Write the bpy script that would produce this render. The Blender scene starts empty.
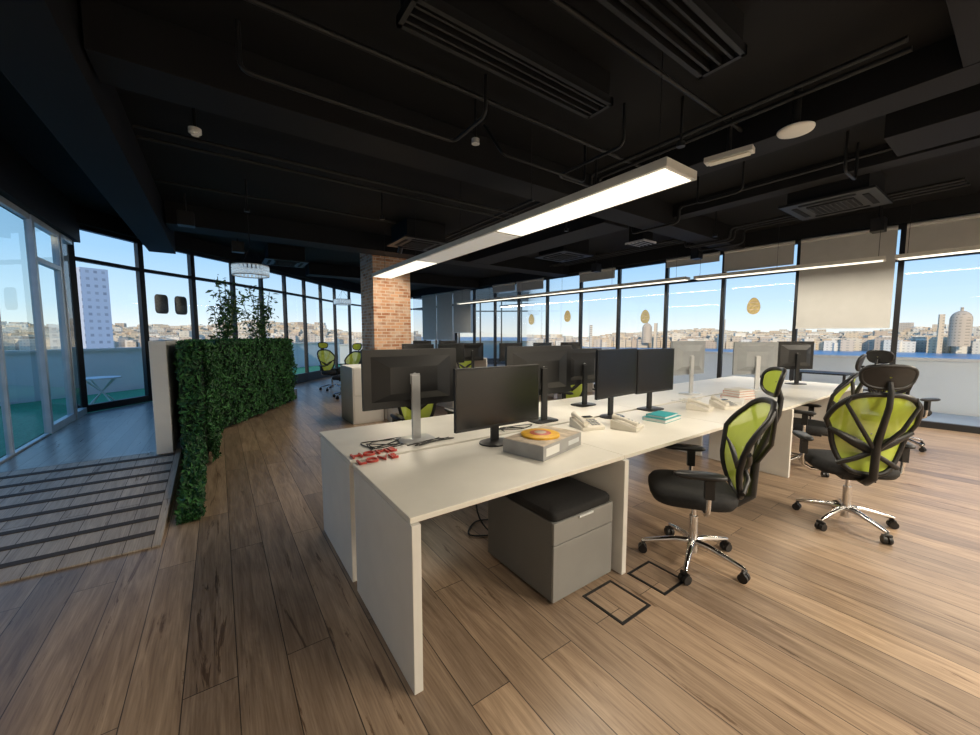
import bpy, math, random
from mathutils import Vector, Matrix
random.seed(7)
S=bpy.context.scene
S.view_settings.view_transform='Standard'

# ---------------------------------------------------------------- materials
def nm(name):
    m=bpy.data.materials.new(name);m.use_nodes=True
    nt=m.node_tree;b=nt.nodes['Principled BSDF'];return m,nt,b
def mat(name,col,rough=.5,metal=0,var=.08,scale=6,spec=.5,emit=None,es=0,coat=0):
    m,nt,b=nm(name)
    n=nt.nodes.new('ShaderNodeTexNoise');n.inputs['Scale'].default_value=scale;n.inputs['Detail'].default_value=4
    tc=nt.nodes.new('ShaderNodeTexCoord');nt.links.new(tc.outputs['Object'],n.inputs['Vector'])
    r=nt.nodes.new('ShaderNodeValToRGB');r.color_ramp.elements[0].position=.3;r.color_ramp.elements[1].position=.7
    r.color_ramp.elements[0].color=tuple(max(0,c*(1-var)) for c in col)+(1,)
    r.color_ramp.elements[1].color=tuple(min(1,c*(1+var)) for c in col)+(1,)
    nt.links.new(n.outputs[0],r.inputs[0]);nt.links.new(r.outputs[0],b.inputs['Base Color'])
    b.inputs['Roughness'].default_value=rough;b.inputs['Metallic'].default_value=metal
    b.inputs['Specular IOR Level'].default_value=spec
    b.inputs['Coat Weight'].default_value=coat
    if emit:
        b.inputs['Emission Color'].default_value=tuple(emit)+(1,);b.inputs['Emission Strength'].default_value=es
    return m
def glassmat(name,tint=(1,1,1),refl=.9):
    m=bpy.data.materials.new(name);m.use_nodes=True;nt=m.node_tree;nt.nodes.clear()
    o=nt.nodes.new('ShaderNodeOutputMaterial');t=nt.nodes.new('ShaderNodeBsdfTransparent');g=nt.nodes.new('ShaderNodeBsdfGlossy')
    t.inputs[0].default_value=tint+(1,);g.inputs['Roughness'].default_value=.01
    fr=nt.nodes.new('ShaderNodeFresnel');fr.inputs[0].default_value=1.45
    mu=nt.nodes.new('ShaderNodeMath');mu.operation='MULTIPLY';mu.inputs[1].default_value=refl
    mx=nt.nodes.new('ShaderNodeMixShader')
    nt.links.new(fr.outputs[0],mu.inputs[0]);nt.links.new(mu.outputs[0],mx.inputs[0])
    nt.links.new(t.outputs[0],mx.inputs[1]);nt.links.new(g.outputs[0],mx.inputs[2]);nt.links.new(mx.outputs[0],o.inputs[0])
    return m
def woodfloor(name,c1,c2,rough=.38,pw=.19,pl=1.9,lo=(.60,.60,.62,1)):
    m,nt,b=nm(name);N=nt.nodes.new;L=nt.links.new
    tc=N('ShaderNodeTexCoord');sp=N('ShaderNodeSeparateXYZ');L(tc.outputs['Object'],sp.inputs[0])
    cb=N('ShaderNodeCombineXYZ');L(sp.outputs[1],cb.inputs[0]);L(sp.outputs[0],cb.inputs[1])
    br=N('ShaderNodeTexBrick');L(cb.outputs[0],br.inputs['Vector'])
    br.inputs['Color1'].default_value=(0,0,0,1);br.inputs['Color2'].default_value=(1,1,1,1);br.inputs['Mortar'].default_value=(.5,.5,.5,1)
    br.inputs['Scale'].default_value=1;br.inputs['Mortar Size'].default_value=.0022;br.inputs['Mortar Smooth'].default_value=.1
    br.inputs['Brick Width'].default_value=pl;br.inputs['Row Height'].default_value=pw;br.offset=.37;br.offset_frequency=2;br.squash=1
    sc=N('ShaderNodeVectorMath');sc.operation='MULTIPLY';sc.inputs[1].default_value=(1.1,11,1);L(cb.outputs[0],sc.inputs[0])
    of=N('ShaderNodeVectorMath');of.operation='MULTIPLY_ADD';L(br.outputs[0],of.inputs[0]);of.inputs[1].default_value=(31,17,9);L(sc.outputs[0],of.inputs[2])
    n1=N('ShaderNodeTexNoise');n1.inputs['Scale'].default_value=1.6;n1.inputs['Detail'].default_value=8;n1.inputs['Roughness'].default_value=.62;n1.inputs['Distortion'].default_value=.9
    L(of.outputs[0],n1.inputs['Vector'])
    r1=N('ShaderNodeValToRGB');e=r1.color_ramp.elements;e[0].position=.3;e[0].color=tuple(c1)+(1,);e[1].position=.68;e[1].color=tuple(c2)+(1,)
    L(n1.outputs[0],r1.inputs[0])
    sc2=N('ShaderNodeVectorMath');sc2.operation='MULTIPLY';sc2.inputs[1].default_value=(3,90,1);L(cb.outputs[0],sc2.inputs[0])
    n2=N('ShaderNodeTexNoise');n2.inputs['Scale'].default_value=1.5;n2.inputs['Detail'].default_value=5;L(sc2.outputs[0],n2.inputs['Vector'])
    r2=N('ShaderNodeValToRGB');e=r2.color_ramp.elements;e[0].position=.3;e[0].color=(.74,.72,.70,1);e[1].position=.6;e[1].color=(1,1,1,1);L(n2.outputs[0],r2.inputs[0])
    m1=N('ShaderNodeMixRGB');m1.blend_type='MULTIPLY';m1.inputs[0].default_value=1;L(r1.outputs[0],m1.inputs[1]);L(r2.outputs[0],m1.inputs[2])
    sc3=N('ShaderNodeVectorMath');sc3.operation='MULTIPLY_ADD';sc3.inputs[1].default_value=(.55,6.5,1);L(cb.outputs[0],sc3.inputs[0]);
    of3=N('ShaderNodeVectorMath');of3.operation='MULTIPLY';of3.inputs[1].default_value=(13,41,5);L(br.outputs[0],of3.inputs[0]);L(of3.outputs[0],sc3.inputs[2])
    n3=N('ShaderNodeTexNoise');n3.inputs['Scale'].default_value=1.5;n3.inputs['Detail'].default_value=6;n3.inputs['Roughness'].default_value=.7;n3.inputs['Distortion'].default_value=1.6;L(sc3.outputs[0],n3.inputs['Vector'])
    r3=N('ShaderNodeValToRGB');e=r3.color_ramp.elements;e[0].position=.345;e[0].color=(.36,.29,.24,1);e[1].position=.39;e[1].color=(1,1,1,1);L(n3.outputs[0],r3.inputs[0])
    m2=N('ShaderNodeMixRGB');m2.blend_type='MULTIPLY';m2.inputs[0].default_value=.9;L(m1.outputs[0],m2.inputs[1]);L(r3.outputs[0],m2.inputs[2])
    r4=N('ShaderNodeValToRGB');e=r4.color_ramp.elements;e[0].color=lo;e[1].color=(1.0,.98,.95,1);L(br.outputs[0],r4.inputs[0])
    m3=N('ShaderNodeMixRGB');m3.blend_type='MULTIPLY';m3.inputs[0].default_value=1;L(m2.outputs[0],m3.inputs[1]);L(r4.outputs[0],m3.inputs[2])
    m4=N('ShaderNodeMixRGB');m4.inputs[2].default_value=(.05,.035,.025,1);L(br.outputs['Fac'],m4.inputs[0]);L(m3.outputs[0],m4.inputs[1])
    L(m4.outputs[0],b.inputs['Base Color'])
    rr=N('ShaderNodeMapRange');rr.inputs[3].default_value=rough-.06;rr.inputs[4].default_value=rough+.1;L(n1.outputs[0],rr.inputs[0]);L(rr.outputs[0],b.inputs['Roughness'])
    bp=N('ShaderNodeBump');bp.inputs['Strength'].default_value=.12;bp.inputs['Distance'].default_value=.004;L(m4.outputs[0],bp.inputs['Height']);L(bp.outputs[0],b.inputs['Normal'])
    return m
def brickmat(name):
    m,nt,b=nm(name);N=nt.nodes.new;L=nt.links.new
    tc=N('ShaderNodeTexCoord');sp=N('ShaderNodeSeparateXYZ');L(tc.outputs['Object'],sp.inputs[0])
    ad=N('ShaderNodeMath');L(sp.outputs[0],ad.inputs[0]);L(sp.outputs[1],ad.inputs[1])
    cb=N('ShaderNodeCombineXYZ');L(ad.outputs[0],cb.inputs[0]);L(sp.outputs[2],cb.inputs[1])
    br=N('ShaderNodeTexBrick');L(cb.outputs[0],br.inputs['Vector'])
    br.inputs['Color1'].default_value=(.42,.17,.08,1);br.inputs['Color2'].default_value=(.78,.46,.28,1);br.inputs['Mortar'].default_value=(.72,.60,.48,1)
    br.inputs['Scale'].default_value=1;br.inputs['Mortar Size'].default_value=.009;br.inputs['Brick Width'].default_value=.22;br.inputs['Row Height'].default_value=.075
    n=N('ShaderNodeTexNoise');n.inputs['Scale'].default_value=5;n.inputs['Detail'].default_value=5;L(tc.outputs['Object'],n.inputs['Vector'])
    r=N('ShaderNodeValToRGB');r.color_ramp.elements[0].position=.45;r.color_ramp.elements[0].color=(0,0,0,1);r.color_ramp.elements[1].position=.7;r.color_ramp.elements[1].color=(.7,.7,.7,1);L(n.outputs[0],r.inputs[0])
    mx=N('ShaderNodeMixRGB');L(r.outputs[0],mx.inputs[0]);L(br.outputs[0],mx.inputs[1]);mx.inputs[2].default_value=(.78,.66,.55,1)
    L(mx.outputs[0],b.inputs['Base Color']);b.inputs['Roughness'].default_value=.9
    bp=N('ShaderNodeBump');bp.inputs['Strength'].default_value=.6;bp.inputs['Distance'].default_value=.01;bp.invert=True;L(br.outputs['Fac'],bp.inputs['Height']);L(bp.outputs[0],b.inputs['Normal'])
    return m
def citymat(name):
    m,nt,b=nm(name);N=nt.nodes.new;L=nt.links.new
    at=N('ShaderNodeAttribute');at.attribute_name='Col'
    tc=N('ShaderNodeTexCoord');sp=N('ShaderNodeSeparateXYZ');L(tc.outputs['Object'],sp.inputs[0])
    ad=N('ShaderNodeMath');L(sp.outputs[0],ad.inputs[0]);L(sp.outputs[1],ad.inputs[1])
    cb=N('ShaderNodeCombineXYZ');L(ad.outputs[0],cb.inputs[0]);L(sp.outputs[2],cb.inputs[1])
    br=N('ShaderNodeTexBrick');L(cb.outputs[0],br.inputs['Vector']);br.offset=0
    br.inputs['Color1'].default_value=(.55,.56,.58,1);br.inputs['Color2'].default_value=(.8,.8,.8,1);br.inputs['Mortar'].default_value=(1,1,1,1)
    br.inputs['Scale'].default_value=1;br.inputs['Mortar Size'].default_value=1.0;br.inputs['Brick Width'].default_value=3.4;br.inputs['Row Height'].default_value=3.1
    mx=N('ShaderNodeMixRGB');mx.blend_type='MULTIPLY';mx.inputs[0].default_value=1;L(at.outputs[0],mx.inputs[1]);L(br.outputs[0],mx.inputs[2])
    L(mx.outputs[0],b.inputs['Base Color']);b.inputs['Roughness'].default_value=.9
    return m

M_floor=woodfloor('wood_planks',(.29,.20,.135),(.58,.43,.30),.33)
M_ramp=woodfloor('ramp_wood',(.42,.35,.29),(.66,.57,.48),.5,.15,1.4,(.8,.8,.8,1))
M_plat=woodfloor('platform_wood',(.26,.25,.24),(.44,.43,.41),.28,.15,1.4)
M_strip=mat('antislip_strip',(.06,.05,.045),.8)
M_ceil=mat('ceiling_black',(.0065,.007,.0085),.8,0,.2,1.2,.22)
M_beam=mat('beam_black',(.0075,.008,.010),.7,0,.2,1.5,.25)
M_pipe=mat('pipe_black',(.013,.014,.016),.45,0,.1,6,.3)
M_frame=mat('window_frame_black',(.010,.011,.014),.4)
M_glass=glassmat('window_glass')
M_glassp=glassmat('partition_glass',(.86,.95,.93),1.0)
M_steel=mat('frame_silver',(.62,.64,.65),.35,.2)
M_white=mat('desk_white',(.74,.71,.64),.4,0,.03)
M_panel=mat('panel_white',(.72,.70,.66),.5,0,.03)
M_edge=mat('desk_edge_grey',(.35,.34,.33),.5)
M_whitewall=mat('painted_white',(.72,.72,.70),.7,0,.04,2)
M_black=mat('plastic_black',(.008,.008,.009),.42)
M_fabric=mat('fabric_black',(.011,.011,.012),.85,0,.3,60)
M_screen=mat('screen_glass',(.005,.006,.008),.22,0,.05)
M_chrome=mat('chrome',(.75,.75,.76),.12,1,.02)
M_silver=mat('plastic_silver',(.55,.56,.57),.35,.3)
M_greymon=mat('monitor_grey',(.30,.32,.34),.45)
M_cab=mat('cabinet_grey',(.13,.13,.125),.5,0,.04)
M_cab2=mat('cabinet_front_grey',(.24,.238,.23),.45,0,.04)
M_brick=brickmat('brick')
M_lamp=mat('lamp_diffuser',(.9,.9,.88),.5,emit=(1,.93,.76),es=1.4)
M_lampfaint=mat('lamp_diffuser_faint_glow',(.8,.8,.77),.4,emit=(1,.95,.88),es=.2)  # switched-off segments, with a faint glow put into the diffuser
M_lampbody=mat('lamp_body',(.6,.59,.56),.4)
M_blind=mat('blind_fabric',(.44,.445,.44),.9,0,.03)
M_para=mat('parapet_paint',(.74,.79,.82),.8,0,.04,1)
M_terr=mat('terrace_tile',(.42,.50,.55),.5,0,.1,1)
M_turf=mat('artificial_turf',(.05,.30,.16),.95,0,.3,30)
M_sea=mat('sea',(.10,.28,.45),.35,0,.2,.02)
M_city=citymat('city_facade')
M_egg=mat('egg_gold',(.42,.34,.15),.6,0,.3,30)
M_egg2=mat('egg_beige',(.40,.36,.20),.6,0,.3,30)
M_decal=mat('decal_grey',(.16,.18,.20),.6,0,.3,30)
M_red=mat('sign_red',(.5,.06,.045),.5)
M_yellow=mat('disc_yellow',(.75,.42,.03),.45,0,.15,20)
M_cardboard=mat('box_grey',(.34,.34,.34),.55,0,.1,12)
M_cardtop=mat('box_cream',(.48,.40,.31),.55,0,.35,16)
M_teal=mat('book_teal',(.02,.33,.36),.45)
M_orange=mat('book_red',(.50,.12,.08),.5)
M_cream=mat('plastic_cream',(.68,.64,.56),.45)
M_cable=mat('cable_black',(.015,.015,.015),.5)
M_cablew=mat('cable_white',(.6,.6,.58),.5)
M_stone=mat('pot_grey',(.25,.25,.25),.7)
M_stem=mat('bamboo_stem',(.16,.20,.06),.6)
M_cryst=mat('crystal_band',(.55,.68,.75),.15,.3,.4,60,emit=(.7,.85,1),es=.35)
def leafmat(name,a,b_):
    m,nt,b=nm(name);N=nt.nodes.new;L=nt.links.new
    at=N('ShaderNodeAttribute');at.attribute_name='Col'
    r=N('ShaderNodeValToRGB');r.color_ramp.elements[0].color=a+(1,);r.color_ramp.elements[1].color=b_+(1,);L(at.outputs['Fac'],r.inputs[0])
    L(r.outputs[0],b.inputs['Base Color']);b.inputs['Roughness'].default_value=.55;return m
M_leaf=leafmat('leaf_green',(.010,.055,.018),(.06,.22,.055))
M_leafb=leafmat('bamboo_leaf',(.03,.09,.025),(.12,.26,.07))
M_hedgecore=mat('hedge_core',(.006,.022,.01),.9)
m,nt,b=nm('mesh_lime');M_lime=m
nz=nt.nodes.new('ShaderNodeTexNoise');nz.inputs['Scale'].default_value=9
rr=nt.nodes.new('ShaderNodeValToRGB');rr.color_ramp.elements[0].color=(.42,.54,.04,1);rr.color_ramp.elements[1].color=(.56,.68,.08,1)
nt.links.new(nz.outputs[0],rr.inputs[0]);nt.links.new(rr.outputs[0],b.inputs['Base Color']);b.inputs['Roughness'].default_value=.75;b.inputs['Alpha'].default_value=.80

# ---------------------------------------------------------------- mesh builder
class MB:
    def __init__(s):s.v=[];s.f=[];s.mi=[];s.sm=[];s.mats=[];s.M=Matrix.Identity(4)
    def m(s,mt):
        if mt not in s.mats:s.mats.append(mt)
        return s.mats.index(mt)
    def add(s,vs,fs,mt,smooth=False):
        o=len(s.v);s.v+=[tuple(s.M@Vector(p)) for p in vs];k=s.m(mt)
        for f in fs:s.f.append(tuple(i+o for i in f));s.mi.append(k);s.sm.append(smooth)
    def box(s,x0,x1,y0,y1,z0,z1,mt):
        s.add([(x0,y0,z0),(x1,y0,z0),(x1,y1,z0),(x0,y1,z0),(x0,y0,z1),(x1,y0,z1),(x1,y1,z1),(x0,y1,z1)],
              [(0,3,2,1),(4,5,6,7),(0,1,5,4),(1,2,6,5),(2,3,7,6),(3,0,4,7)],mt)
    def beam(s,p,q,w,z0,z1,mt,off=0):
        p=Vector((p[0],p[1],0));q=Vector((q[0],q[1],0));d=(q-p).normalized();n=Vector((-d.y,d.x,0))
        a=p+n*(off-w/2);b_=q+n*(off-w/2);c=q+n*(off+w/2);e=p+n*(off+w/2)
        s.add([(k.x,k.y,z) for z in (z0,z1) for k in (a,b_,c,e)],[(0,3,2,1),(4,5,6,7),(0,1,5,4),(1,2,6,5),(2,3,7,6),(3,0,4,7)],mt)
    def prism(s,pts,z0,z1,mt):
        n=len(pts);s.add([(x,y,z0) for x,y in pts]+[(x,y,z1) for x,y in pts],
            [tuple(range(n-1,-1,-1)),tuple(range(n,2*n))]+[(i,(i+1)%n,(i+1)%n+n,i+n) for i in range(n)],mt)
    def tube(s,pts,r,mt,seg=10,closed=False,flat=None):
        pts=[Vector(p) for p in pts];n=len(pts);vs=[];up=None
        rs=r if isinstance(r,(list,tuple)) else [r]*n
        prev=None
        for i,p in enumerate(pts):
            if closed:t=(pts[(i+1)%n]-pts[i-1])
            else:t=pts[min(i+1,n-1)]-pts[max(i-1,0)]
            if t.length<1e-9:t=Vector((0,0,1))
            t.normalize()
            if prev is None:
                a=Vector((0,0,1)) if abs(t.z)<.9 else Vector((1,0,0));u=t.cross(a).normalized()
            else:
                u=prev-t*prev.dot(t)
                u=u.normalized() if u.length>1e-6 else prev
            prev=u;w=t.cross(u)
            for k in range(seg):
                an=2*math.pi*k/seg;vs.append(p+(u*math.cos(an)+w*math.sin(an))*rs[i])
        fs=[]
        for i in range(n if closed else n-1):
            j=(i+1)%n
            for k in range(seg):
                k2=(k+1)%seg;fs.append((i*seg+k,i*seg+k2,j*seg+k2,j*seg+k))
        s.add(vs,fs,mt,True)
        if not closed:
            s.add([vs[k] for k in range(seg)],[tuple(range(seg-1,-1,-1))],mt)
            s.add([vs[(n-1)*seg+k] for k in range(seg)],[tuple(range(seg))],mt)
    def cyl(s,p,q,r,mt,seg=16):s.tube([p,q],r,mt,seg)
    def pad(s,c,wx,wy,layers,mt,n=4,seg=28):
        vs=[];
        for sc,z in layers:
            for k in range(seg):
                a=2*math.pi*k/seg;ca,sa=math.cos(a),math.sin(a)
                x=wx*sc*math.copysign(abs(ca)**(2/n),ca);y=wy*sc*math.copysign(abs(sa)**(2/n),sa)
                vs.append((c[0]+x,c[1]+y,c[2]+z))
        fs=[]
        for i in range(len(layers)-1):
            for k in range(seg):
                k2=(k+1)%seg;fs.append((i*seg+k,i*seg+k2,(i+1)*seg+k2,(i+1)*seg+k))
        L=len(layers)-1
        fs.append(tuple(range(seg-1,-1,-1)));fs.append(tuple(L*seg+k for k in range(seg)))
        s.add(vs,fs,mt,True)
    def build(s,name,loc=(0,0,0),rot=0,bevel=0,parent=None,cols=None):
        me=bpy.data.meshes.new(name);me.from_pydata(s.v,[],s.f);me.update()
        for mt in s.mats:me.materials.append(mt)
        me.polygons.foreach_set('material_index',s.mi);me.polygons.foreach_set('use_smooth',s.sm)
        if cols is not None:
            ca=me.color_attributes.new('Col','FLOAT_COLOR','POINT')
            fl=[]
            for c in cols:fl+= [c[0],c[1],c[2],1]
            ca.data.foreach_set('color',fl)
        o=bpy.data.objects.new(name,me);bpy.context.collection.objects.link(o)
        o.location=loc;o.rotation_euler=(0,0,rot)
        if bevel:
            bm=o.modifiers.new('b','BEVEL');bm.width=bevel;bm.segments=2;bm.limit_method='ANGLE';bm.angle_limit=math.radians(50)
        return o

# ---------------------------------------------------------------- room outline
def rx(y):return 9.3-.1*(y-.6)      # right glazing line
curve=[(-1.88,9.0),(-1.15,9.9),(-.4,10.6),(.35,11.3),(1.0,12.0),(1.65,12.75),(2.3,13.5),(2.95,14.3),(3.6,15.1),(4.35,15.9),(5.2,16.6),(6.3,17.1),(rx(17.2),17.2)]
ZT=3.28;ZC=3.55
outline=[(-1.9,-3),(rx(-3),-3)]+[(rx(17.2),17.2)]+curve[-2::-1]
b=MB();b.prism(outline,-.15,0,M_floor);b.build('floor')
out2=[(-2.1,-3.2),(rx(-3)+.25,-3.2),(rx(17.2)+.25,17.5)]+[(x-.15,y+.2) for x,y in curve[-2::-1]]
b=MB();b.prism(out2,ZC,ZC+.3,M_ceil);b.build('ceiling')
b=MB();b.box(-2.1,rx(-3)+.3,-3.25,-3,-.1,ZC,M_whitewall);b.build('wall_back')
b=MB();b.box(-2.1,-1.9,-3,3.36,-.1,ZC,M_whitewall);b.build('wall_left')
b=MB();b.box(-24,15,-7,-3.5,-.1,9,M_para);b.build('sun_blocker_mass')  # unseen mass added behind the room to keep sun off the left glass

# glazing
def bay(name,p,q,z0,z1,tr,first=True,fw=.07,fd=.09,zc=.1,mats=(M_frame,M_glass),last=False):
    b=MB();F,G=mats
    P=Vector((p[0],p[1],0));Q=Vector((q[0],q[1],0));d=(Q-P).normalized()
    b.beam(P-d*fw/2,P+d*fw/2,fd,z0,z1,F)
    if last:b.beam(Q-d*fw/2,Q+d*fw/2,fd,z0,z1,F)
    a=P+d*fw/2;c=Q-d*fw/2
    b.beam(a,c,fd,z0,z0+zc,F);b.beam(a,c,fd,z1-.07,z1,F)
    if tr:b.beam(a,c,fd,tr-.03,tr+.03,F)
    b.add([(a.x,a.y,z0+zc),(c.x,c.y,z0+zc),(c.x,c.y,z1-.07),(a.x,a.y,z1-.07)],[(0,1,2,3)],G)
    return b.build(name)
k=1
ys=[-2.95,-1.6,-.1,1.33,2.66,3.93,5.15,6.4,7.6,8.85,10.1,11.3,12.5,13.7,14.9,16.1,17.15]
for i in range(len(ys)-1):
    bay('window_%d'%k,(rx(ys[i]),ys[i]),(rx(ys[i+1]),ys[i+1]),0,ZT,2.72);k+=1
for i in range(len(curve)-1):
    bay('window_%d'%k,curve[i],curve[i+1],.0 if i>4 else .2,ZT,2.72,fw=.09 if i<3 else .07,zc=.28 if i>4 else .12);k+=1
b=MB();b.beam((rx(-3),-3),(rx(17.2),17.2),.3,ZT,ZC,M_beam);b.build('wall_right')
b=MB()
for i in range(len(curve)-1):b.beam(curve[i],curve[i+1],.3,ZT,ZC,M_beam)
b.build('wall_far')
b=MB();b.box(-2.0,-1.75,3.4,9.05,2.98,ZC,M_beam);b.build('trim_1')
pys=[3.4,4.8,6.2,7.28]
for i in range(3):
    bay('window_%d'%k,(-1.86,pys[i]),(-1.86,pys[i+1]),.0 if i<1 else .1,2.98,None,fw=.04,fd=.05,zc=.12 if i else .2,mats=(M_steel,M_glassp));k+=1
bay('door_1',(-1.86,7.35),(-1.86,8.3),.2,2.98,2.45,fw=.08,fd=.07,zc=.1,mats=(M_steel,M_glassp),last=True)
bay('window_%d'%k,(-1.86,8.38),(-1.86,8.93),.2,2.98,None,fw=.05,zc=.1,mats=(M_steel,M_glassp))
b=MB()
b.prism([(-1.82,5.5),(-.3,5.5),(-.3,7.0),(1.3,9.75),(1.5,10.2),(.95,11.85),(.35,11.2),(-.4,10.5),(-1.15,9.8),(-1.82,8.93)],.002,.2,M_plat)
b.build('platform_floor')
b=MB()
b.add([(-1.81,3.45,.002),(-.40,3.45,.002),(-.40,5.49,.002),(-1.81,5.49,.002),(-1.81,3.45,.012),(-.40,3.45,.012),(-.40,5.49,.2),(-1.81,5.49,.2)],
      [(0,3,2,1),(4,5,6,7),(0,1,5,4),(1,2,6,5),(2,3,7,6),(3,0,4,7)],M_ramp)
for i in range(8):
    y=3.62+i*.24;z=.012+(y-3.45)*.0922
    dz=.05*.0922
    b.add([(-1.8,y,z-.002),(-.45,y,z-.002),(-.45,y+.05,z+dz-.002),(-1.8,y+.05,z+dz-.002),(-1.8,y,z+.006),(-.45,y,z+.006),(-.45,y+.05,z+dz+.006),(-1.8,y+.05,z+dz+.006)],
      [(0,3,2,1),(4,5,6,7),(0,1,5,4),(1,2,6,5),(2,3,7,6),(3,0,4,7)],M_strip)
b.build('wooden_ramp')

# ---------------------------------------------------------------- hedge
def leaves(b,cols,pts_fn,n,size,mt):
    for _ in range(n):
        p,nr=pts_fn()
        nr=(nr+Vector((random.gauss(0,.6),random.gauss(0,.6),random.gauss(0,.5)))).normalized()
        t=nr.cross(Vector((random.gauss(0,1),random.gauss(0,1),random.gauss(0,1)))).normalized();u=nr.cross(t)
        L=size*random.uniform(.6,1.5);W=L*.38
        b.add([p-t*L*.5,p+u*W*.5+nr*L*.1,p+t*L*.5,p-u*W*.5+nr*L*.1],[(0,1,2,3)],mt,False)
        c=random.random()**1.5;cols+= [(c,c,c)]*4
b=MB();cols=[]
def core(p,q,w,z0,z1):
    n0=len(b.v);b.beam(p,q,w,z0,z1,M_hedgecore);cols.extend([(0,0,0)]*(len(b.v)-n0))
secs=[((-.27,5.35),(-.23,6.95),.2,.02,1.36),((-.32,6.9),(1.22,9.65),.24,.02,1.36)]
for p,q,w,z0,z1 in secs:core(p,q,w,z0,z1)
def sfn(p,q,w,z0,z1):
    P=Vector((p[0],p[1],0));Q=Vector((q[0],q[1],0));d=(Q-P).normalized();n=Vector((-d.y,d.x,0));Ln=(Q-P).length
    def fn():
        r=random.random()
        s_=random.uniform(0,Ln);z=random.uniform(z0+.03,z1+.03)
        bul=.03+.03*math.sin(s_*9+z*7)+.02*math.sin(s_*23-z*17)
        if r<.62:pp=P+d*s_-n*(w/2+random.uniform(0,.05)+bul);nr=-n
        elif r<.72:pp=P+d*s_+n*(w/2+random.uniform(0,.02));nr=n
        elif r<.88:pp=P+d*s_+n*random.uniform(-w/2,w/2);z=z1+random.uniform(0,.05);nr=Vector((0,0,1))
        elif r<.95:pp=P-d*random.uniform(0,.05)+n*random.uniform(-w/2,w/2);nr=-d
        else:pp=Q+d*random.uniform(0,.05)+n*random.uniform(-w/2,w/2);nr=d
        return Vector((pp.x,pp.y,z)),nr
    return fn
leaves(b,cols,sfn(*secs[0]),9500,.06,M_leaf);leaves(b,cols,sfn(*secs[1]),12500,.065,M_leaf)
def skirt():
    y=random.uniform(3.75,5.4);h=.06+(y-3.7)*.26
    return Vector((-.31+random.uniform(-.03,.15)*(1-random.random()*.3),y,random.uniform(.02,h)*random.uniform(.6,1))),Vector((1,-.2,.3))
leaves(b,cols,skirt,3800,.055,M_leaf)
b.build('artificial_hedge',cols=cols)
b=MB();b.box(-.6,-.46,5.36,6.8,.2,1.42,M_whitewall);b.build('planter_box',bevel=.004)

def bamboo(x,y,h,seed):
    random.seed(seed);b=MB();cols=[]
    b.tube([(0,0,0),(0,0,.02),(0,0,.34),(0,0,.36)],[.12,.14,.17,.17],M_stone,20)
    cols+=[(0,0,0)]*len(b.v)
    for i in range(9):
        a=random.uniform(0,6.28);r=random.uniform(.0,.1);lx,ly=random.uniform(-.3,.3),random.uniform(-.3,.3);hh=h*random.uniform(.75,1)
        pts=[(r*math.cos(a)+lx*t*t,r*math.sin(a)+ly*t*t,.3+(hh-.3)*t) for t in [0,.25,.5,.75,1]]
        n0=len(b.v);b.tube(pts,.007,M_stem,6);cols+=[(0,0,0)]*(len(b.v)-n0)
        def fn():
            t=random.uniform(.3,1);return Vector((r*math.cos(a)+lx*t*t+random.gauss(0,.08),r*math.sin(a)+ly*t*t+random.gauss(0,.08),.3+(hh-.3)*t+random.gauss(0,.03))),Vector((0,0,1))
        leaves(b,cols,fn,95,.1,M_leafb)
    b.build('potted_bamboo',(x,y,.2),cols=cols)
bamboo(.1,8.9,2.4,1);bamboo(.75,9.95,2.4,2)
random.seed(11)

# ---------------------------------------------------------------- brick column
b=MB();b.box(3.02,3.95,9.0,9.95,0,3.54,M_brick);b.build('brick_column',bevel=.004)

# ---------------------------------------------------------------- desks
def bench(name,x0,n,y0,ym0,ym1,y1,legs,w=1.4):
    b=MB()
    for i in range(n):
        a=x0+i*w
        b.box(a+.002,a+w-.002,y0,ym0,.725,.75,M_white);b.box(a+.002,a+w-.002,ym1,y1,.725,.75,M_white)
    for lx in legs:
        xx=x0+lx*w;s0=xx if lx==0 else (xx-.04 if lx==n else xx-.02)
        b.box(s0,s0+.04,y0-.02,ym0-.03,.0,.724,M_panel);b.box(s0,s0+.04,ym1+.02,y1-.05,.0,.724,M_panel)
    for i in range(n):
        a=x0+i*w
        b.box(a+.06,a+w-.06,ym0-.12,ym0-.1,.42,.72,M_edge) if (i%2==1) else None
        b.box(a+.08,a+w-.08,ym0-.05,ym1+.05,.58,.6,M_black)
        b.box(a+.05,a+w-.05,y0+.08,y0+.12,.69,.724,M_edge);b.box(a+.05,a+w-.05,y1-.15,y1-.11,.69,.724,M_edge)
    return b.build(name,bevel=.0025)
bench('bench_desk',.59,5,1.39,2.2,2.24,3.08,[0,1,3,5])
bench('bench_desk',2.35,4,5.7,6.48,6.52,7.3,[0,1,2,3,4])
bench('bench_desk',4.3,2,10.2,10.98,11.02,11.8,[0,1,2])
b=MB();b.box(0,.52,0,.75,0,.95,M_panel);b.box(.02,.5,-.012,0,.03,.46,M_panel);b.box(.02,.5,-.012,0,.48,.93,M_panel)
b.box(.23,.29,-.03,-.012,.38,.4,M_steel);b.box(.23,.29,-.03,-.012,.85,.87,M_steel)
b.build('storage_cabinet',(1.77,6.42,0),bevel=.003)
b=MB();b.box(0,.5,0,.6,.02,.47,M_cab);b.box(.0,.5,-.018,-.002,.02,.34,M_cab2);b.box(.0,.5,-.018,-.002,.345,.47,M_cab2)
b.box(.04,.46,.04,.56,0,.02,M_black);b.box(.19,.31,-.03,-.018,.455,.468,M_steel)
b.pad((.25,.29,.47),.25,.305,[(.98,0),(1,.012),(1,.035),(.96,.05),(.6,.054)],M_fabric,n=14,seg=48)
b.build('drawer_pedestal',(1.42,1.43,0),bevel=.004)
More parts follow.
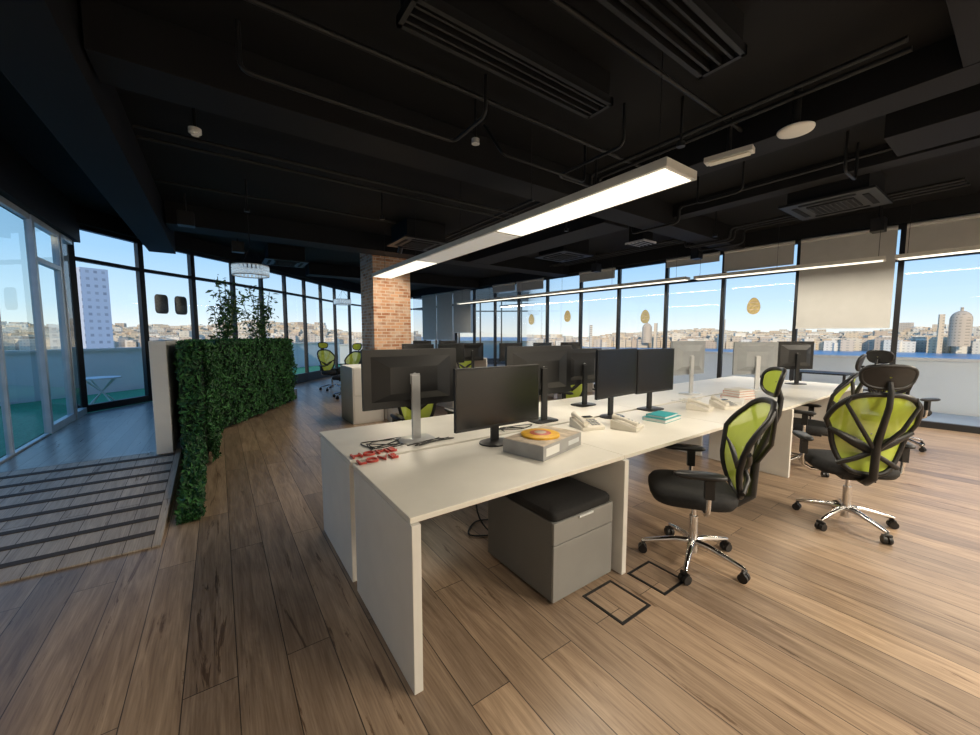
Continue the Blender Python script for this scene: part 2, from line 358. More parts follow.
for (x0,x1,y0,y1) in [(1.62,1.87,1.11,1.38),(2.01,2.24,1.11,1.36)]:
    b=MB();t=.016
    b.box(x0,x1,y0,y0+t,0,.004,M_black);b.box(x0,x1,y1-t,y1,0,.004,M_black);b.box(x0,x0+t,y0+t,y1-t,0,.004,M_black);b.box(x1-t,x1,y0+t,y1-t,0,.004,M_black)
    b.box(x0+t,x1-t,y0+t,y1-t,0,.002,M_floor);b.build('floor_socket_box')

# ---------------------------------------------------------------- monitors
def monitor(x,y,rot,w=.62,h=.37,zb=.16,back=M_black,stand='plate',standmat=M_black,tilt=0,name='desktop_monitor',z=.75):
    """local: screen faces -Y"""
    b=MB()
    b.M=Matrix.Translation((0,0,zb+h/2))@Matrix.Rotation(math.radians(tilt),4,'X')
    b.box(-w/2,w/2,-.012,.012,-h/2,h/2,back)
    b.box(-w/2+.008,w/2-.008,-.0135,-.012,-h/2+.018,h/2-.008,M_screen)
    vs=[(-w*.42,.012,-h*.38),(w*.42,.012,-h*.38),(w*.42,.012,h*.38),(-w*.42,.012,h*.38),(-w*.25,.045,-h*.25),(w*.25,.045,-h*.25),(w*.25,.045,h*.2),(-w*.25,.045,h*.2)]
    b.add(vs,[(4,7,6,5),(0,4,5,1),(1,5,6,2),(2,6,7,3),(3,7,4,0)],back)
    b.cyl((0,.045,.02),(0,.047,.02),.018,M_silver,20)
    b.M=Matrix.Identity(4)
    b.box(-.03,.03,.045,.065,.01,zb+h*.55,standmat)
    b.box(-.035,.035,.02,.05,zb+h*.4,zb+h*.58,standmat)
    if stand=='plate':b.pad((0,.04,0),.125,.09,[(1,0),(1,.008),(.96,.012)],standmat,n=5)
    else:b.pad((0,.04,0),.12,.1,[(1,0),(1,.008),(.5,.016)],standmat,n=2)
    return b.build(name,(x,y,z),rot,bevel=.003)
pi=math.pi
monitor(1.10,2.50,pi,.70,.40,.235,M_black,'plate',M_silver)
monitor(1.515,2.03,0.0,.69,.40,.125,M_black,'round')
monitor(2.24,2.42,pi,.74,.42,.22)
monitor(2.86,2.10,.06,.60,.42,.19,M_black,'round')
monitor(3.46,2.10,-.04,.58,.42,.18)
monitor(3.1,2.72,pi,.62,.37,.22)
monitor(4.80,2.48,pi-.1,.66,.42,.24,M_greymon,'plate',M_silver)
monitor(5.92,2.15,pi-.55,.62,.44,.2,M_greymon,'plate',M_silver)
monitor(7.08,2.05,pi-.5,.60,.42,.22,M_black,'plate')
for x,y,r in [(2.9,6.3,0),(3.6,6.35,.1),(4.3,6.75,pi),(5.0,6.3,0),(5.9,6.3,.1),(6.8,6.3,-.1),(3.1,6.8,pi),(5.1,10.8,0),(6.0,10.8,0)]:
    monitor(x,y,r,.6,.37,.2)

# ---------------------------------------------------------------- chairs
def chair(x,y,rot,name='office_chair',arms=True,rnd=None):
    b=MB();rnd=random.uniform(0,1.2) if rnd is None else rnd
    b.cyl((0,0,.055),(0,0,.15),.032,M_chrome)
    for i in range(5):
        a=rnd+i*2*pi/5;c,s=math.cos(a),math.sin(a)
        b.tube([(c*r,s*r,z) for r,z in [(.02,.125),(.1,.125),(.2,.105),(.29,.085),(.31,.078)]],[.024,.02,.017,.014,.012],M_chrome,10)
        b.cyl((c*.3,s*.3,.05),(c*.3,s*.3,.085),.009,M_black,8)
        t=Vector((-s,c,0)).lerp(Vector((c,s,0)),random.uniform(-.5,.5)).normalized();o=Vector((c*.305,s*.305,.028))
        for sg in (-1,1):b.cyl(o+t*sg*.006,o+t*sg*.026,.028,M_black,16)
        b.tube([o+Vector((0,0,.03))-t*.028,o+Vector((0,0,.034)),o+Vector((0,0,.03))+t*.028],.011,M_black,8)
    b.cyl((0,0,.14),(0,0,.30),.027,M_chrome);b.cyl((0,0,.29),(0,0,.42),.015,M_chrome)
    b.box(-.1,.1,-.15,.13,.395,.44,M_black)
    b.tube([(.08,.03,.42),(.2,.04,.415),(.24,.04,.42)],.006,M_black,6)
    b.pad((0,.03,.43),.255,.25,[(.75,0),(.94,.008),(1,.035),(1,.06),(.94,.083),(.75,.093),(.4,.09)],M_fabric,n=3.6,seg=36)
    if arms:
        for sg in (-1,1):
            b.tube([(sg*.1,-.02,.425),(sg*.25,-.02,.42),(sg*.3,-.02,.45),(sg*.305,-.02,.52),(sg*.305,-.02,.66)],.014,M_chrome,10)
            b.box(sg*.305-.02,sg*.305+.02,-.045,.005,.54,.66,M_black)
            b.pad((sg*.3,.03,.655),.045,.14,[(.85,0),(1,.008),(1,.02),(.85,.03)],M_black,n=3,seg=24)
    def yb(x_,z):
        t=(z-.5)/.6
        return -.245-.15*t+.06*math.sin(pi*min(1,max(0,t*1.2)))+1.1*x_*x_
    seg=48;ring=[]
    for k in range(seg):
        a=2*pi*k/seg;ca,sa=math.cos(a),math.sin(a)
        zz=math.copysign(abs(sa)**.62,sa);xx=math.copysign(abs(ca)**.62,ca)
        w=.215+.055*zz if zz<.2 else .226+.045*(1-((zz-.2)/.8)**2*1.0)*.6
        ring.append((xx*w,.78+zz*.30))
    vs=[];R=[0.02,.25,.5,.75,1]
    for r_ in R:
        for (xx,zz) in ring:
            px,pz=xx*r_,.78+(zz-.78)*r_;vs.append((px,yb(px,pz),pz))
    fl=[]
    for i in range(len(R)-1):
        for k in range(seg):
            k2=(k+1)%seg;fl.append((i*seg+k,i*seg+k2,(i+1)*seg+k2,(i+1)*seg+k))
    b.add(vs,fl,M_lime,True)
    b.tube([(xx,yb(xx,zz),zz) for xx,zz in ring],.018,M_black,10,closed=True)
    zl=.66
    b.tube([(x_,yb(x_,zl+.12*abs(x_)/.2)-.02,zl+.12*abs(x_)/.2) for x_ in [-.235,-.17,-.09,0,.09,.17,.235]],[.016,.024,.034,.038,.034,.024,.016],M_black,10)
    for sg in (-1,1):
        b.tube([(sg*.17,yb(.17,.54)-.012,.54),(sg*.08,yb(0,.60)-.035,.60),(0,yb(0,.65)-.035,.65)],.018,M_black,8)
        b.tube([(sg*.02,-.33,.7),(sg*.11,-.37,.84),(sg*.19,yb(.19,1.0)-.025,1.0),(sg*.17,yb(.17,1.05)-.01,1.06)],[.014,.014,.012,.01],M_black,8)
    b.tube([(0,-.12,.415),(0,-.24,.42),(0,-.32,.48),(0,-.325,.6),(0,-.33,.72),(0,-.38,.86),(0,-.43,1.0),(0,-.44,1.1),(0,-.42,1.17)],[.026,.028,.026,.024,.024,.02,.018,.016,.014],M_black,10)
    def yh(x_,z):return -.405-.25*(z-1.18)+1.6*x_*x_
    ring=[]
    for k in range(32):
        a=2*pi*k/32;ca,sa=math.cos(a),math.sin(a);zz=math.copysign(abs(sa)**.7,sa)
        ring.append((math.copysign(abs(ca)**.7,ca)*(.14+.015*zz),1.20+zz*.078))
    vs=[]
    for r_ in (.05,.5,1):
        for xx,zz in ring:
            px,pz=xx*r_,1.20+(zz-1.20)*r_;vs.append((px,yh(px,pz),pz))
    b.add(vs,[(i*32+k,i*32+(k+1)%32,(i+1)*32+(k+1)%32,(i+1)*32+k) for i in range(2) for k in range(32)],M_lime,True)
    b.add([(v[0],v[1]-.012,v[2]) for v in vs],[(i*32+k,i*32+(k+1)%32,(i+1)*32+(k+1)%32,(i+1)*32+k) for i in range(2) for k in range(32)],M_black,True)
    b.tube([(xx,yh(xx,zz)-.004,zz) for xx,zz in ring],.013,M_black,8,closed=True)
    return b.build(name,(x,y,0),rot)
D=math.radians
chair(2.50,1.21,D(36),rnd=.35);chair(3.98,.76,D(-56),rnd=.1);chair(5.3,1.40,D(10));chair(7.4,.98,D(-114))
chair(1.72,3.62,D(175));chair(4.3,3.75,D(170))
chair(2.5,11.0,D(200));chair(2.45,9.4,D(120));chair(5.2,5.2,D(-20));chair(5.0,7.9,D(180));chair(3.5,12.3,D(100))

# ---------------------------------------------------------------- desk items
b=MB();b.box(-.23,.23,-.15,.15,0,.085,M_cardboard);b.box(-.225,.225,-.145,.145,.085,.088,M_cardtop)
b.box(-.2,-.05,-.1515,-.15,.02,.07,M_whitewall);b.box(.06,.2,-.1515,-.15,.03,.06,M_steel)
b.pad((-.02,.01,.088),.125,.125,[(1,0),(1,.012),(.92,.016)],M_yellow,n=2,seg=40)
b.pad((-.02,.01,.1045),.07,.07,[(1,0),(.9,.003)],M_orange,n=2,seg=30)
b.pad((-.02,.01,.1075),.04,.04,[(1,0),(.9,.003)],M_cardtop,n=2,seg=30)
b.build('board_game_box',(1.69,1.79,.75),D(14),bevel=.002)
def cable(name,pts,r=.0035,mt=M_cable,z=.7535):
    P=[Vector((p[0],p[1],(p[2] if len(p)>2 else z))) for p in pts];out=[]
    for i in range(len(P)-1):
        p0,p1,p2,p3=P[max(i-1,0)],P[i],P[i+1],P[min(i+2,len(P)-1)]
        for s in range(6):
            t=s/6;out.append(.5*((2*p1)+(p2-p0)*t+(2*p0-5*p1+4*p2-p3)*t*t+(3*p1-p0-3*p2+p3)*t**3))
    out.append(P[-1]);b=MB();b.tube(out,r,mt,6);b.build(name)
def mess(cx,cy,n,sx,sy,name,mt=M_cable):
    pts=[(cx+random.uniform(-sx,sx),cy+random.uniform(-sy,sy),.754+.003*(i%3)) for i in range(n)];cable(name,pts,.0035,mt)
mess(.88,2.45,16,.15,.13,'power_cable');mess(1.15,2.33,9,.2,.06,'power_cable');mess(1.9,2.3,9,.2,.08,'power_cable')
mess(4.3,2.2,12,.22,.1,'white_cable',M_cablew);mess(5.3,2.1,9,.3,.12,'power_cable')
cable('floor_cable',[(1.5,2.3,.6),(1.48,2.25,.2),(1.6,2.2,.01),(1.75,2.35,.01),(1.6,2.45,.01),(1.45,2.3,.01),(1.7,2.15,.01)],.006)
cable('floor_cable',[(2.3,2.2,.6),(2.28,2.15,.2),(2.4,2.1,.01),(2.6,2.25,.01),(2.5,2.45,.01),(2.9,2.2,.01)],.006)
def phone(x,y,r):
    b=MB()
    b.add([(-.1,-.1,0),(.1,-.1,0),(.1,.1,0),(-.1,.1,0),(-.1,-.1,.025),(.1,-.1,.025),(.1,.1,.075),(-.1,.1,.075)],[(0,3,2,1),(4,5,6,7),(0,1,5,4),(1,2,6,5),(2,3,7,6),(3,0,4,7)],M_cream)
    b.tube([(-.07,-.1,.055),(-.07,-.06,.065),(-.07,.04,.09),(-.07,.09,.095)],[.022,.014,.014,.024],M_cream,10)
    for i in range(4):
        for j in range(3):b.box(.0+j*.028,.02+j*.028,-.075+i*.026,-.058+i*.026,.035+i*.0065,.043+i*.0065,M_greymon)
    b.box(0,.08,.045,.085,.068,.075,M_screen);b.build('desk_phone',(x,y,.75),r,bevel=.003)
phone(2.36,2.0,-.3);phone(2.60,1.80,.3);phone(3.85,1.85,.2);phone(4.15,1.75,-.4)
def books(name,x,y,r,lst,z=.75):
    b=MB();zz=0
    for w,d,h,mt in lst:
        dx=random.uniform(-.01,.01);b.box(-w/2+dx,w/2+dx,-d/2,d/2,zz,zz+.003,mt);b.box(-w/2+dx+.004,w/2+dx-.004,-d/2+.004,d/2-.004,zz+.003,zz+h-.003,M_whitewall)
        b.box(-w/2+dx,w/2+dx,-d/2,d/2,zz+h-.003,zz+h,mt);b.box(-w/2+dx,w/2+dx,d/2-.004,d/2,zz,zz+h,mt);zz+=h+.0005
    b.build(name,(x,y,z),r)
books('teal_book',3.12,1.82,.1,[(.3,.2,.03,M_teal),(.24,.17,.02,M_teal)])
books('book_stack',4.95,1.95,-.2,[(.3,.22,.03,M_orange),(.28,.2,.025,M_cream),(.27,.2,.03,M_orange),(.25,.18,.02,M_cream)])
books('paper_stack',4.55,1.85,.3,[(.3,.21,.03,M_whitewall)])
for s,y in [('LOVE',2.14),('HOME',2.27)]:
    cu=bpy.data.curves.new('love_sign','FONT');cu.body=s;cu.size=.10;cu.extrude=.006
    o=bpy.data.objects.new('love_sign_tmp',cu);bpy.context.collection.objects.link(o)
    dg=bpy.context.evaluated_depsgraph_get();me=bpy.data.meshes.new_from_object(o.evaluated_get(dg));bpy.data.objects.remove(o)
    me.materials.clear();me.materials.append(M_red);o=bpy.data.objects.new('letter_sign',me);bpy.context.collection.objects.link(o)
    o.location=(.61,y,.757);o.rotation_euler=(0,0,0.02)

# ---------------------------------------------------------------- ceiling beams, ducts, pipes
def cbox(name,*a,mt=M_beam,bev=.004):
    b=MB();b.box(*a,mt);return b.build(name,bevel=bev)
cbox('ceiling_beam',-1.0,-.6,-2.95,9.9,3.08,ZC)
cbox('ceiling_beam',-.58,8.7,3.45,3.85,3.22,ZC)
cbox('ceiling_beam',-.58,8.4,7.9,8.4,3.22,ZC)
cbox('ceiling_beam',2.2,8.0,12.0,12.5,3.22,ZC)
cbox('ceiling_beam',4.25,4.6,-2.9,3.44,3.3,ZC)
cbox('ceiling_beam',6.0,6.25,-2.9,3.44,3.35,ZC)
cbox('ceiling_beam',-.58,4.24,.1,.4,3.3,ZC)
cbox('air_duct',4.9,5.5,3.9,7.8,3.2,3.54)
cbox('air_duct',5.0,5.6,-2.5,.9,3.25,3.54)
def slot(x0,x1,y0,y1,z=3.3):
    b=MB();b.box(x0,x1,y0,y0+.03,z,z+.06,M_pipe);b.box(x0,x1,y1-.03,y1,z,z+.06,M_pipe);b.box(x0,x0+.03,y0,y1,z,z+.06,M_pipe);b.box(x1-.03,x1,y0,y1,z,z+.06,M_pipe)
    n=3
    for i in range(1,n+1):
        y=y0+(y1-y0)*i/(n+1);b.box(x0,x1,y-.008,y+.008,z+.005,z+.05,M_pipe)
    b.box(x0+.02,x1-.02,y0+.02,y1-.02,z+.06,ZC-.002,M_ceil);b.build('slot_diffuser')
slot(.95,2.65,2.05,2.3);slot(1.5,2.9,1.2,1.5)
def cass(x,y,w,z=3.2):
    b=MB();h=w/2;b.box(-h,h,-h,h,.0,.03,M_pipe);b.box(-h*.85,h*.85,-h*.85,h*.85,.03,ZC-z-.002,M_beam)
    b.box(-h*.5,h*.5,-h*.5,h*.5,-.012,0,M_beam)
    for i in range(9):
        yy=-h*.45+i*h*.9/8;b.box(-h*.45,h*.45,yy-.006,yy+.006,-.018,-.012,M_pipe)
    for sg in (-1,1):
        b.box(-h*.6,h*.6,sg*h*.75-.03,sg*h*.75+.03,-.008,0,M_ceil);b.box(sg*h*.75-.03,sg*h*.75+.03,-h*.6,h*.6,-.008,0,M_ceil)
    b.build('air_conditioning_cassette',(x,y,z),bevel=.003)
cass(6.8,1.65,.95);cass(6.3,6.1,.9);cass(3.2,6.9,.9);cass(1.4,10.5,.9)
def pipe(pts,r=.016,name='electrical_conduit'):
    b=MB();P=[Vector(p) for p in pts];out=[P[0]]
    for i in range(1,len(P)-1):
        a=(P[i-1]-P[i]).normalized();c=(P[i+1]-P[i]).normalized();rr=.07
        for t in (0,.25,.5,.75,1):
            out.append((P[i]+a*rr)*(1-t)**2+2*t*(1-t)*P[i]+(P[i]+c*rr)*t*t)
    out.append(P[-1]);b.tube(out,r,M_pipe,8);b.build(name)
for y,z,x1 in [(1.75,3.44,4.2),(2.75,3.42,4.2),(4.9,3.4,4.85),(5.15,3.4,4.85),(6.5,3.42,2.6)]:
    pipe([(-.55,y,z),(x1,y,z)],.018)
for x,z in [(3.75,3.4),(3.9,3.4),(5.75,3.4),(7.45,3.36),(7.6,3.36),(8.0,3.42)]:
    pipe([(x,.6,z),(x,3.2,z),(x,3.2,3.18),(x,4.0,3.18),(x,4.0,z),(x,7.7,z)],.02)
pipe([(2.2,3.2,3.5),(2.2,2.9,3.12),(3.3,2.9,3.12),(3.3,2.9,3.5)],.014)
pipe([(3.0,2.2,3.5),(3.0,2.2,3.15),(3.0,3.0,3.15),(3.6,3.0,3.15),(3.6,3.0,3.5)],.014)
pipe([(4.9,2.0,3.5),(4.9,2.0,3.1),(4.9,2.5,3.1),(4.9,2.5,3.5)],.014)
pipe([(5.2,1.2,3.5),(5.2,1.2,3.12),(5.6,1.2,3.12),(5.6,1.2,3.5)],.014)
pipe([(.2,3.1,3.5),(.2,3.1,3.2),(1.8,3.1,3.2),(1.8,2.6,3.2),(1.8,2.6,3.5)],.016)
for x,y in [(1.9,2.9),(4.6,4.4),(3.4,1.9),(6.9,3.2),(2.0,5.5),(.4,6.2)]:
    b=MB();b.cyl((0,0,0),(0,0,ZC-3.152),.012,M_pipe,8);b.cyl((0,0,-.02),(0,0,.02),.035,M_silver if x==1.9 else M_pipe,16);b.build('sprinkler_head',(x,y,3.15))
b=MB();b.cyl((0,0,0),(0,0,.04),.05,M_whitewall,24);b.cyl((0,0,-.02),(0,0,0),.03,M_whitewall,20);b.cyl((0,0,.04),(0,0,.248),.015,M_pipe,8);b.build('smoke_detector',(-.08,4.5,3.3))
b=MB();b.pad((0,0,0),.13,.13,[(.6,-.006),(.95,0),(1,.012),(1,.02)],M_whitewall,n=2,seg=40);b.cyl((0,0,.02),(0,0,ZC-3.202),.03,M_pipe,12);b.build('disc_loudspeaker',(4.08,1.28,3.2))
b=MB();b.box(-.2,.2,-.055,.055,-.05,0,M_lampbody);b.box(-.17,.17,-.045,.045,-.062,-.05,M_cream);b.cyl((0,0,0),(0,0,ZC-3.202),.02,M_pipe,8);b.build('emergency_light',(4.03,1.78,3.2),D(100),bevel=.004)
for x,y in [(8.3,4.2),(8.45,1.5),(7.9,6.5),(-.3,7.3),(.4,9.0)]:
    b=MB();b.box(-.1,.1,-.08,.08,-.12,.08,M_black);b.cyl((0,0,.08),(0,0,ZC-3.202),.015,M_pipe,8);b.build('box_loudspeaker',(x,y,3.2),bevel=.004)
b=MB();b.box(-.2,.2,-.2,.2,0,.03,M_silver)
for i in range(5):b.box(-.18,.18,-.17+i*.08,-.13+i*.08,-.006,0,M_beam)
b.box(-.15,.15,-.15,.15,.03,ZC-3.202,M_beam);b.build('ceiling_vent',(6.6,4.4,3.2))
# added spotlight, no seen fixture, to brighten the brick column
b=MB();b.cyl((0,0,.1),(0,0,ZC-3.152),.012,M_pipe,8);b.tube([(0,-.06,.06),(.02,.07,-.03)],.045,M_black,16)
spo=b.build('added_column_spot',(3.0,7.3,3.15))
li=bpy.data.lights.new('column_fill_light','SPOT');li.energy=130;li.spot_size=1.0;li.spot_blend=.7;li.color=(1,.85,.66);li.shadow_soft_size=.04
o=bpy.data.objects.new('column_fill_light',li);bpy.context.collection.objects.link(o);o.parent=spo;o.location=(.025,.13,-.06)
o.rotation_euler=Vector((.45,1.8,-1.1)).to_track_quat('-Z','Y').to_euler()

# ---------------------------------------------------------------- pendants, plus added fill lamps
def pendant(p,q,segs,w=.3,h=.055,z=2.6,power=60):
    P=Vector((p[0],p[1],0));Q=Vector((q[0],q[1],0));d=(Q-P).normalized();L=(Q-P).length;b=MB()
    b.beam(p,q,w,z,z+h,M_lampbody)
    n=max(2,int(L/1.8)+1)
    for i in range(n+1):
        c=P+d*(L*(.03+.94*i/n));b.cyl((c.x,c.y,z+h),(c.x,c.y,ZC),.003,M_pipe,6)
    lights=[]
    for a,c,on in segs:
        A=P+d*(a*L+.03);C=P+d*(c*L-.03)
        b.beam(A,C,w-.06,z-.006,z,M_lamp if on else M_lampfaint)
        if on:lights.append((A,C))
    ob=b.build('linear_pendant_lamp')
    for A,C in lights:
        li=bpy.data.lights.new('lamp_emitter','AREA');li.shape='RECTANGLE';li.size=w-.07;li.size_y=(C-A).length;li.energy=power;li.color=(1,.88,.7)
        o=bpy.data.objects.new('lamp_emitter',li);bpy.context.collection.objects.link(o);mid=(A+C)/2;o.location=(mid.x,mid.y,z-.012)
        o.rotation_euler=(0,0,math.atan2(d.y,d.x)-pi/2);o.parent=ob
pendant((2.68,1.48),(2.66,7.4),[(0,.33,1),(.33,.665,0),(.665,1,1)],.4,.06,power=46)
pendant((8.35,-2.6),(8.25,1.25),[(0,1,1)],.22,power=80)
pendant((8.22,1.35),(7.9,4.0),[(0,1,1)],.22,power=50)
pendant((7.8,4.1),(7.1,12.0),[(0,.5,1),(.5,1,1)],.22,power=60)
pendant((.6,-2.6),(.6,-.6),[(0,1,1)],.4,power=28)  # unseen fill lamp added behind the camera to brighten the room
pendant((2.7,-2.6),(2.7,-.6),[(0,1,1)],.4,power=100)  # another added fill lamp, out of view behind the camera
pendant((5.3,-2.6),(5.3,-.6),[(0,1,1)],.4,power=190)  # strongest of the added unseen fill lamps, brightens the right side
def chand(x,y,z=2.5):
    b=MB()
    for i in range(26):
        a=2*pi*i/26
        for zz in (0,.05,.10):b.box(.25*math.cos(a)-.02,.25*math.cos(a)+.02,.25*math.sin(a)-.02,.25*math.sin(a)+.02,zz,zz+.04,M_cryst)
    b.tube([(.26*math.cos(2*pi*i/30),.26*math.sin(2*pi*i/30),.15) for i in range(30)],.01,M_steel,6,closed=True)
    b.tube([(.26*math.cos(2*pi*i/30),.26*math.sin(2*pi*i/30),-.01) for i in range(30)],.01,M_steel,6,closed=True)
    b.cyl((0,0,.45),(0,0,ZC-z),.008,M_pipe,8)
    for i in range(3):
        a=2*pi*i/3;b.cyl((.25*math.cos(a),.25*math.sin(a),.15),(0,0,.46),.003,M_pipe,5)
    b.build('crystal_drum_chandelier',(x,y,z))
chand(.5,7.6,2.48);chand(3.4,13.2)

# ---------------------------------------------------------------- blinds
def blind(y0,y1,zb,k):
    b=MB();o=.14
    p=(rx(y0)-o,y0+.05);q=(rx(y1)-o,y1-.05)
    b.beam(p,q,.006,zb,ZT-.02,M_blind);b.beam(p,q,.025,zb-.02,zb,M_silver)
    pa=Vector((p[0],p[1],ZT-.05));qa=Vector((q[0],q[1],ZT-.05));b.cyl(pa,qa,.035,M_blind,14)
    b.build('roller_blind')
blind(1.33,2.66,1.62,0);blind(-.1,1.33,2.74,0);blind(-1.6,-.1,2.74,0);blind(2.66,3.93,2.84,0);blind(3.93,5.15,3.08,0);blind(6.4,7.6,3.0,0);blind(8.85,10.1,2.95,0)
blind(12.5,13.7,1.6,0);blind(13.7,14.9,1.3,0);blind(14.9,16.1,1.3,0);blind(10.1,11.3,3.0,0)
def egg(y,z,mt,s=1):
    b=MB();vs=[]
    for k in range(28):
        a=2*pi*k/28;zz=math.sin(a);w=.13*(1-.18*zz);vs.append((0,w*math.cos(a)*s,.19*zz*s))
    b.add([(-.003,v[1],v[2]) for v in vs]+[(.003,v[1],v[2]) for v in vs],[tuple(range(28)),tuple(range(55,27,-1))]+[(k,(k+1)%28,(k+1)%28+28,k+28) for k in range(28)],mt)
    for zz in (-.08,0,.08):b.box(-.004,.004,-.1*s,.1*s,zz*s-.008,zz*s+.008,M_cardtop)
    b.build('paper_egg_decoration',(rx(y)-.03,y,z),.1)
egg(3.35,2.08,M_egg,.9);egg(5.65,1.95,M_egg2,.9);egg(8.05,2.05,M_egg,.9);egg(9.5,2.0,M_egg2,.9)
for t in (.3,.68):
    x=-1.15+.75*t;y=9.9+.7*t
    b=MB();b.pad((0,0,0),.13,.19,[(1,0),(1,.006)],M_decal,n=5,seg=28)
    o=b.build('window_poster',(x+.04,y-.045,2.10));o.rotation_euler=(pi/2,0,math.atan2(.7,.75))

# ---------------------------------------------------------------- terrace + outdoors
tout=[(-5.6,-3.3),(-5.6,9.6),(-3.6,12.4),(-1.2,14.4),(.6,16.6),(2.6,19.0),(5,20.4),(9.8,20.4),(11.8,-3.3)]
b=MB();b.prism(tout,-.6,-.16,M_terr)
b.build('terrace_slab')
b=MB();b.prism([(-5.4,-2.9),(-5.4,9.5),(-3.45,12.2),(-1.1,14.2),(.7,16.3),(2.75,18.7),(5,20.1),(7.0,20.1),(7.0,17.4),(6.3,17.25),(5.2,16.75),(4.3,16.05),(3.5,15.2),(2.2,13.6),(.25,11.4),(-1.25,10.05),(-2.15,9.1),(-2.15,-2.9)],-.15,.06,M_turf)
b.build('terrace_turf')
b=MB();b.prism([(rx(-3)+.2,-2.9),(11.6,-2.9),(9.75,19.9),(7.8,19.9),(rx(17.2)+.2,17.3)],-.155,-.01,M_terr);b.build('terrace_paving')
b=MB()
for i in range(len(tout)-1):
    h=1.1 if i<6 else .98
    b.beam(tout[i],tout[i+1],.18,-.16,h,M_para);b.beam(tout[i],tout[i+1],.26,h,h+.06,M_whitewall)
b.build('terrace_parapet')
b=MB();b.cyl((0,0,.56),(0,0,.585),.3,M_whitewall,28)
for sg in (-1,1):
    b.tube([(sg*.2,-.2,0.01),(0,0,.3),(-sg*.2,.2,.56)],.012,M_whitewall,6);b.tube([(sg*.2,.2,0.01),(0,0,.3),(-sg*.2,-.2,.56)],.012,M_whitewall,6)
b.build('bistro_table',(-1.95,10.7,.06))
def tchair(x,y,r,mt=M_black,s=1):
    b=MB();b.box(-.2,.2,-.2,.2,.42,.445,mt)
    for sx in (-1,1):
        b.tube([(sx*.2,.22,0.01),(sx*.19,.18,.43)],.012,mt,6);b.tube([(sx*.2,-.24,0.01),(sx*.19,-.19,.43),(sx*.19,-.25,.85)],.012,mt,6)
    for i in range(5):b.box(-.19,.19,-.245-.006*i,-.235-.006*i,.5+i*.075,.54+i*.075,mt)
    b.build('terrace_chair',(x,y,-.01),r)
tchair(10.3,1.6,1.2);tchair(10.3,3.4,2.0)
b=MB();b.box(-.3,.3,-.45,.45,.7,.73,M_black)
for sx in (-1,1):
    for sy in (-1,1):b.box(sx*.27-.02,sx*.27+.02,sy*.42-.02,sy*.42+.02,0,.7,M_black)
b.build('terrace_table',(10.25,2.5,-.01))

# city
random.seed(3);b=MB();cols=[]
pal=[(.74,.60,.42),(.70,.55,.38),(.80,.70,.55),(.66,.56,.44),(.84,.78,.66),(.60,.48,.36),(.72,.64,.50)]
def bld(az,r,w,d,h,z0=-18,col=None):
    a=math.radians(az);x,y=r*math.sin(a),r*math.cos(a);n0=len(b.v)
    b.M=Matrix.Translation((x,y,0))@Matrix.Rotation(-a+random.uniform(-.4,.4),4,'Z');b.box(-w/2,w/2,-d/2,d/2,z0,h,M_city);b.M=Matrix.Identity(4)
    c=col or random.choice(pal);cols.extend([c]*(len(b.v)-n0))
for i in range(4200):
    az=random.uniform(-35,112);t=random.random();r=650+350*t
    hill=5+5*math.sin(az*.09+1)+4*math.sin(az*.23)+2*math.sin(az*.61)
    if az<12:hill+=12
    h=-10+(hill+10)*(.2+.8*t)*1.2+random.uniform(-4,3)
    if random.random()<.02:h+=random.uniform(3,8)
    bld(az,r,random.uniform(7,16),random.uniform(7,14),max(h,-11))
bld(-10.4,250,9,9,31,z0=-18,col=(.55,.60,.66));bld(-12.4,300,10,12,7,col=(.74,.68,.58))
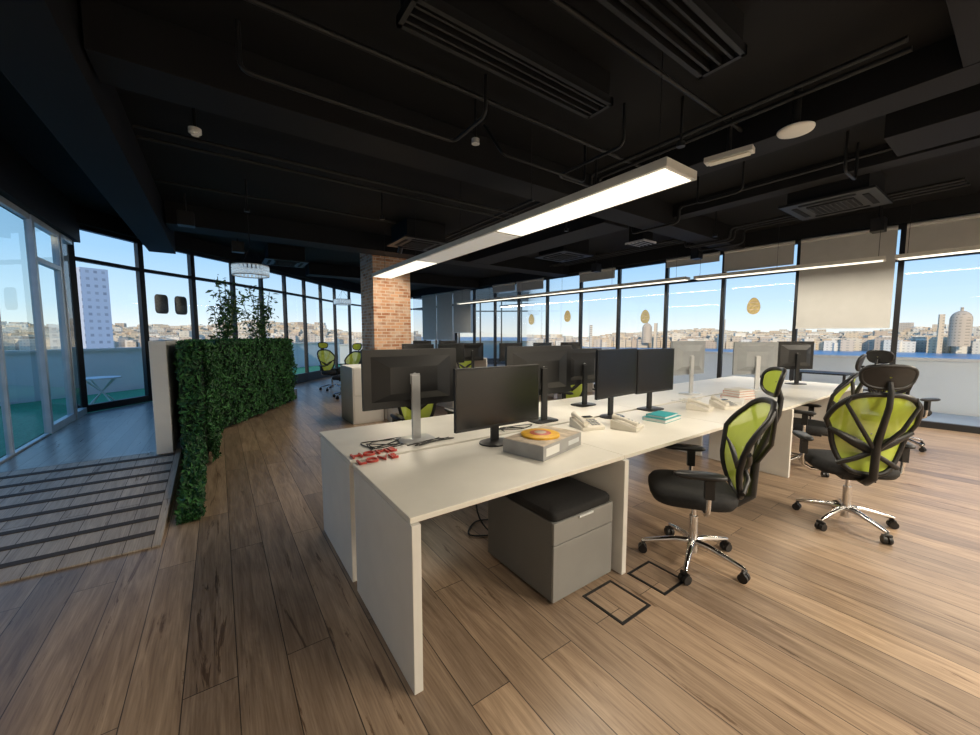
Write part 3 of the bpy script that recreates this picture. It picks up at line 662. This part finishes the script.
def dome(az,r,R,z):
    a=math.radians(az);x,y=r*math.sin(a),r*math.cos(a);n0=len(b.v)
    b.tube([(x,y,-10),(x,y,z)],R,M_city,20);pts=[];rs=[]
    for t in [0,.2,.4,.6,.8,.95]:
        pts.append((x,y,z+R*1.15*math.sin(t*pi/2)));rs.append(R*math.cos(t*pi/2)+.05)
    b.tube(pts,rs,M_city,20);b.tube([(x,y,z+R*1.1),(x,y,z+R*1.6)],R*.15,M_city,8);cols.extend([(.62,.50,.36)]*(len(b.v)-n0))
dome(86.0,640,8,18);dome(57.5,640,7,12)
for az,h in [(66.5,24),(84.8,24),(58.6,20),(50,18)]:bld(az,640,4,4,h)
b.build('city_skyline',cols=cols)
b=MB();b.add([(-3000,-500,-18),(3000,-500,-18),(3000,4000,-18),(-3000,4000,-18)],[(0,1,2,3)],M_sea);b.build('harbour_water')

# ---------------------------------------------------------------- lights / world
w=bpy.data.worlds.new('sky');S.world=w;w.use_nodes=True;nt=w.node_tree;bg=nt.nodes['Background']
tc=nt.nodes.new('ShaderNodeTexCoord');sp=nt.nodes.new('ShaderNodeSeparateXYZ');nt.links.new(tc.outputs['Generated'],sp.inputs[0])
r=nt.nodes.new('ShaderNodeValToRGB');nt.links.new(sp.outputs[2],r.inputs[0])
e=r.color_ramp.elements;e[0].position=0;e[0].color=(.74,.77,.73,1);e[1].position=1;e[1].color=(.07,.22,.56,1)
for p_,c in [(.06,(.50,.67,.80,1)),(.16,(.30,.52,.77,1)),(.35,(.14,.36,.70,1))]:
    x=e.new(p_);x.color=c
nt.links.new(r.outputs[0],bg.inputs[0]);bg.inputs[1].default_value=1.4
li=bpy.data.lights.new('sun','SUN');li.energy=2.8;li.angle=.01;li.color=(1,.82,.58)
o=bpy.data.objects.new('sun',li);bpy.context.collection.objects.link(o)
o.rotation_euler=Vector((.85,.72,-.38)).to_track_quat('-Z','Y').to_euler();o.location=(0,-20,20)

cam=bpy.data.cameras.new('camera');co=bpy.data.objects.new('camera',cam);bpy.context.collection.objects.link(co)
co.location=(0,0,1.48);co.rotation_euler=(D(90-4.8),0,D(-35.3));cam.sensor_width=36;cam.lens=36*383/980;cam.clip_end=5000;cam.clip_start=.02
S.camera=co
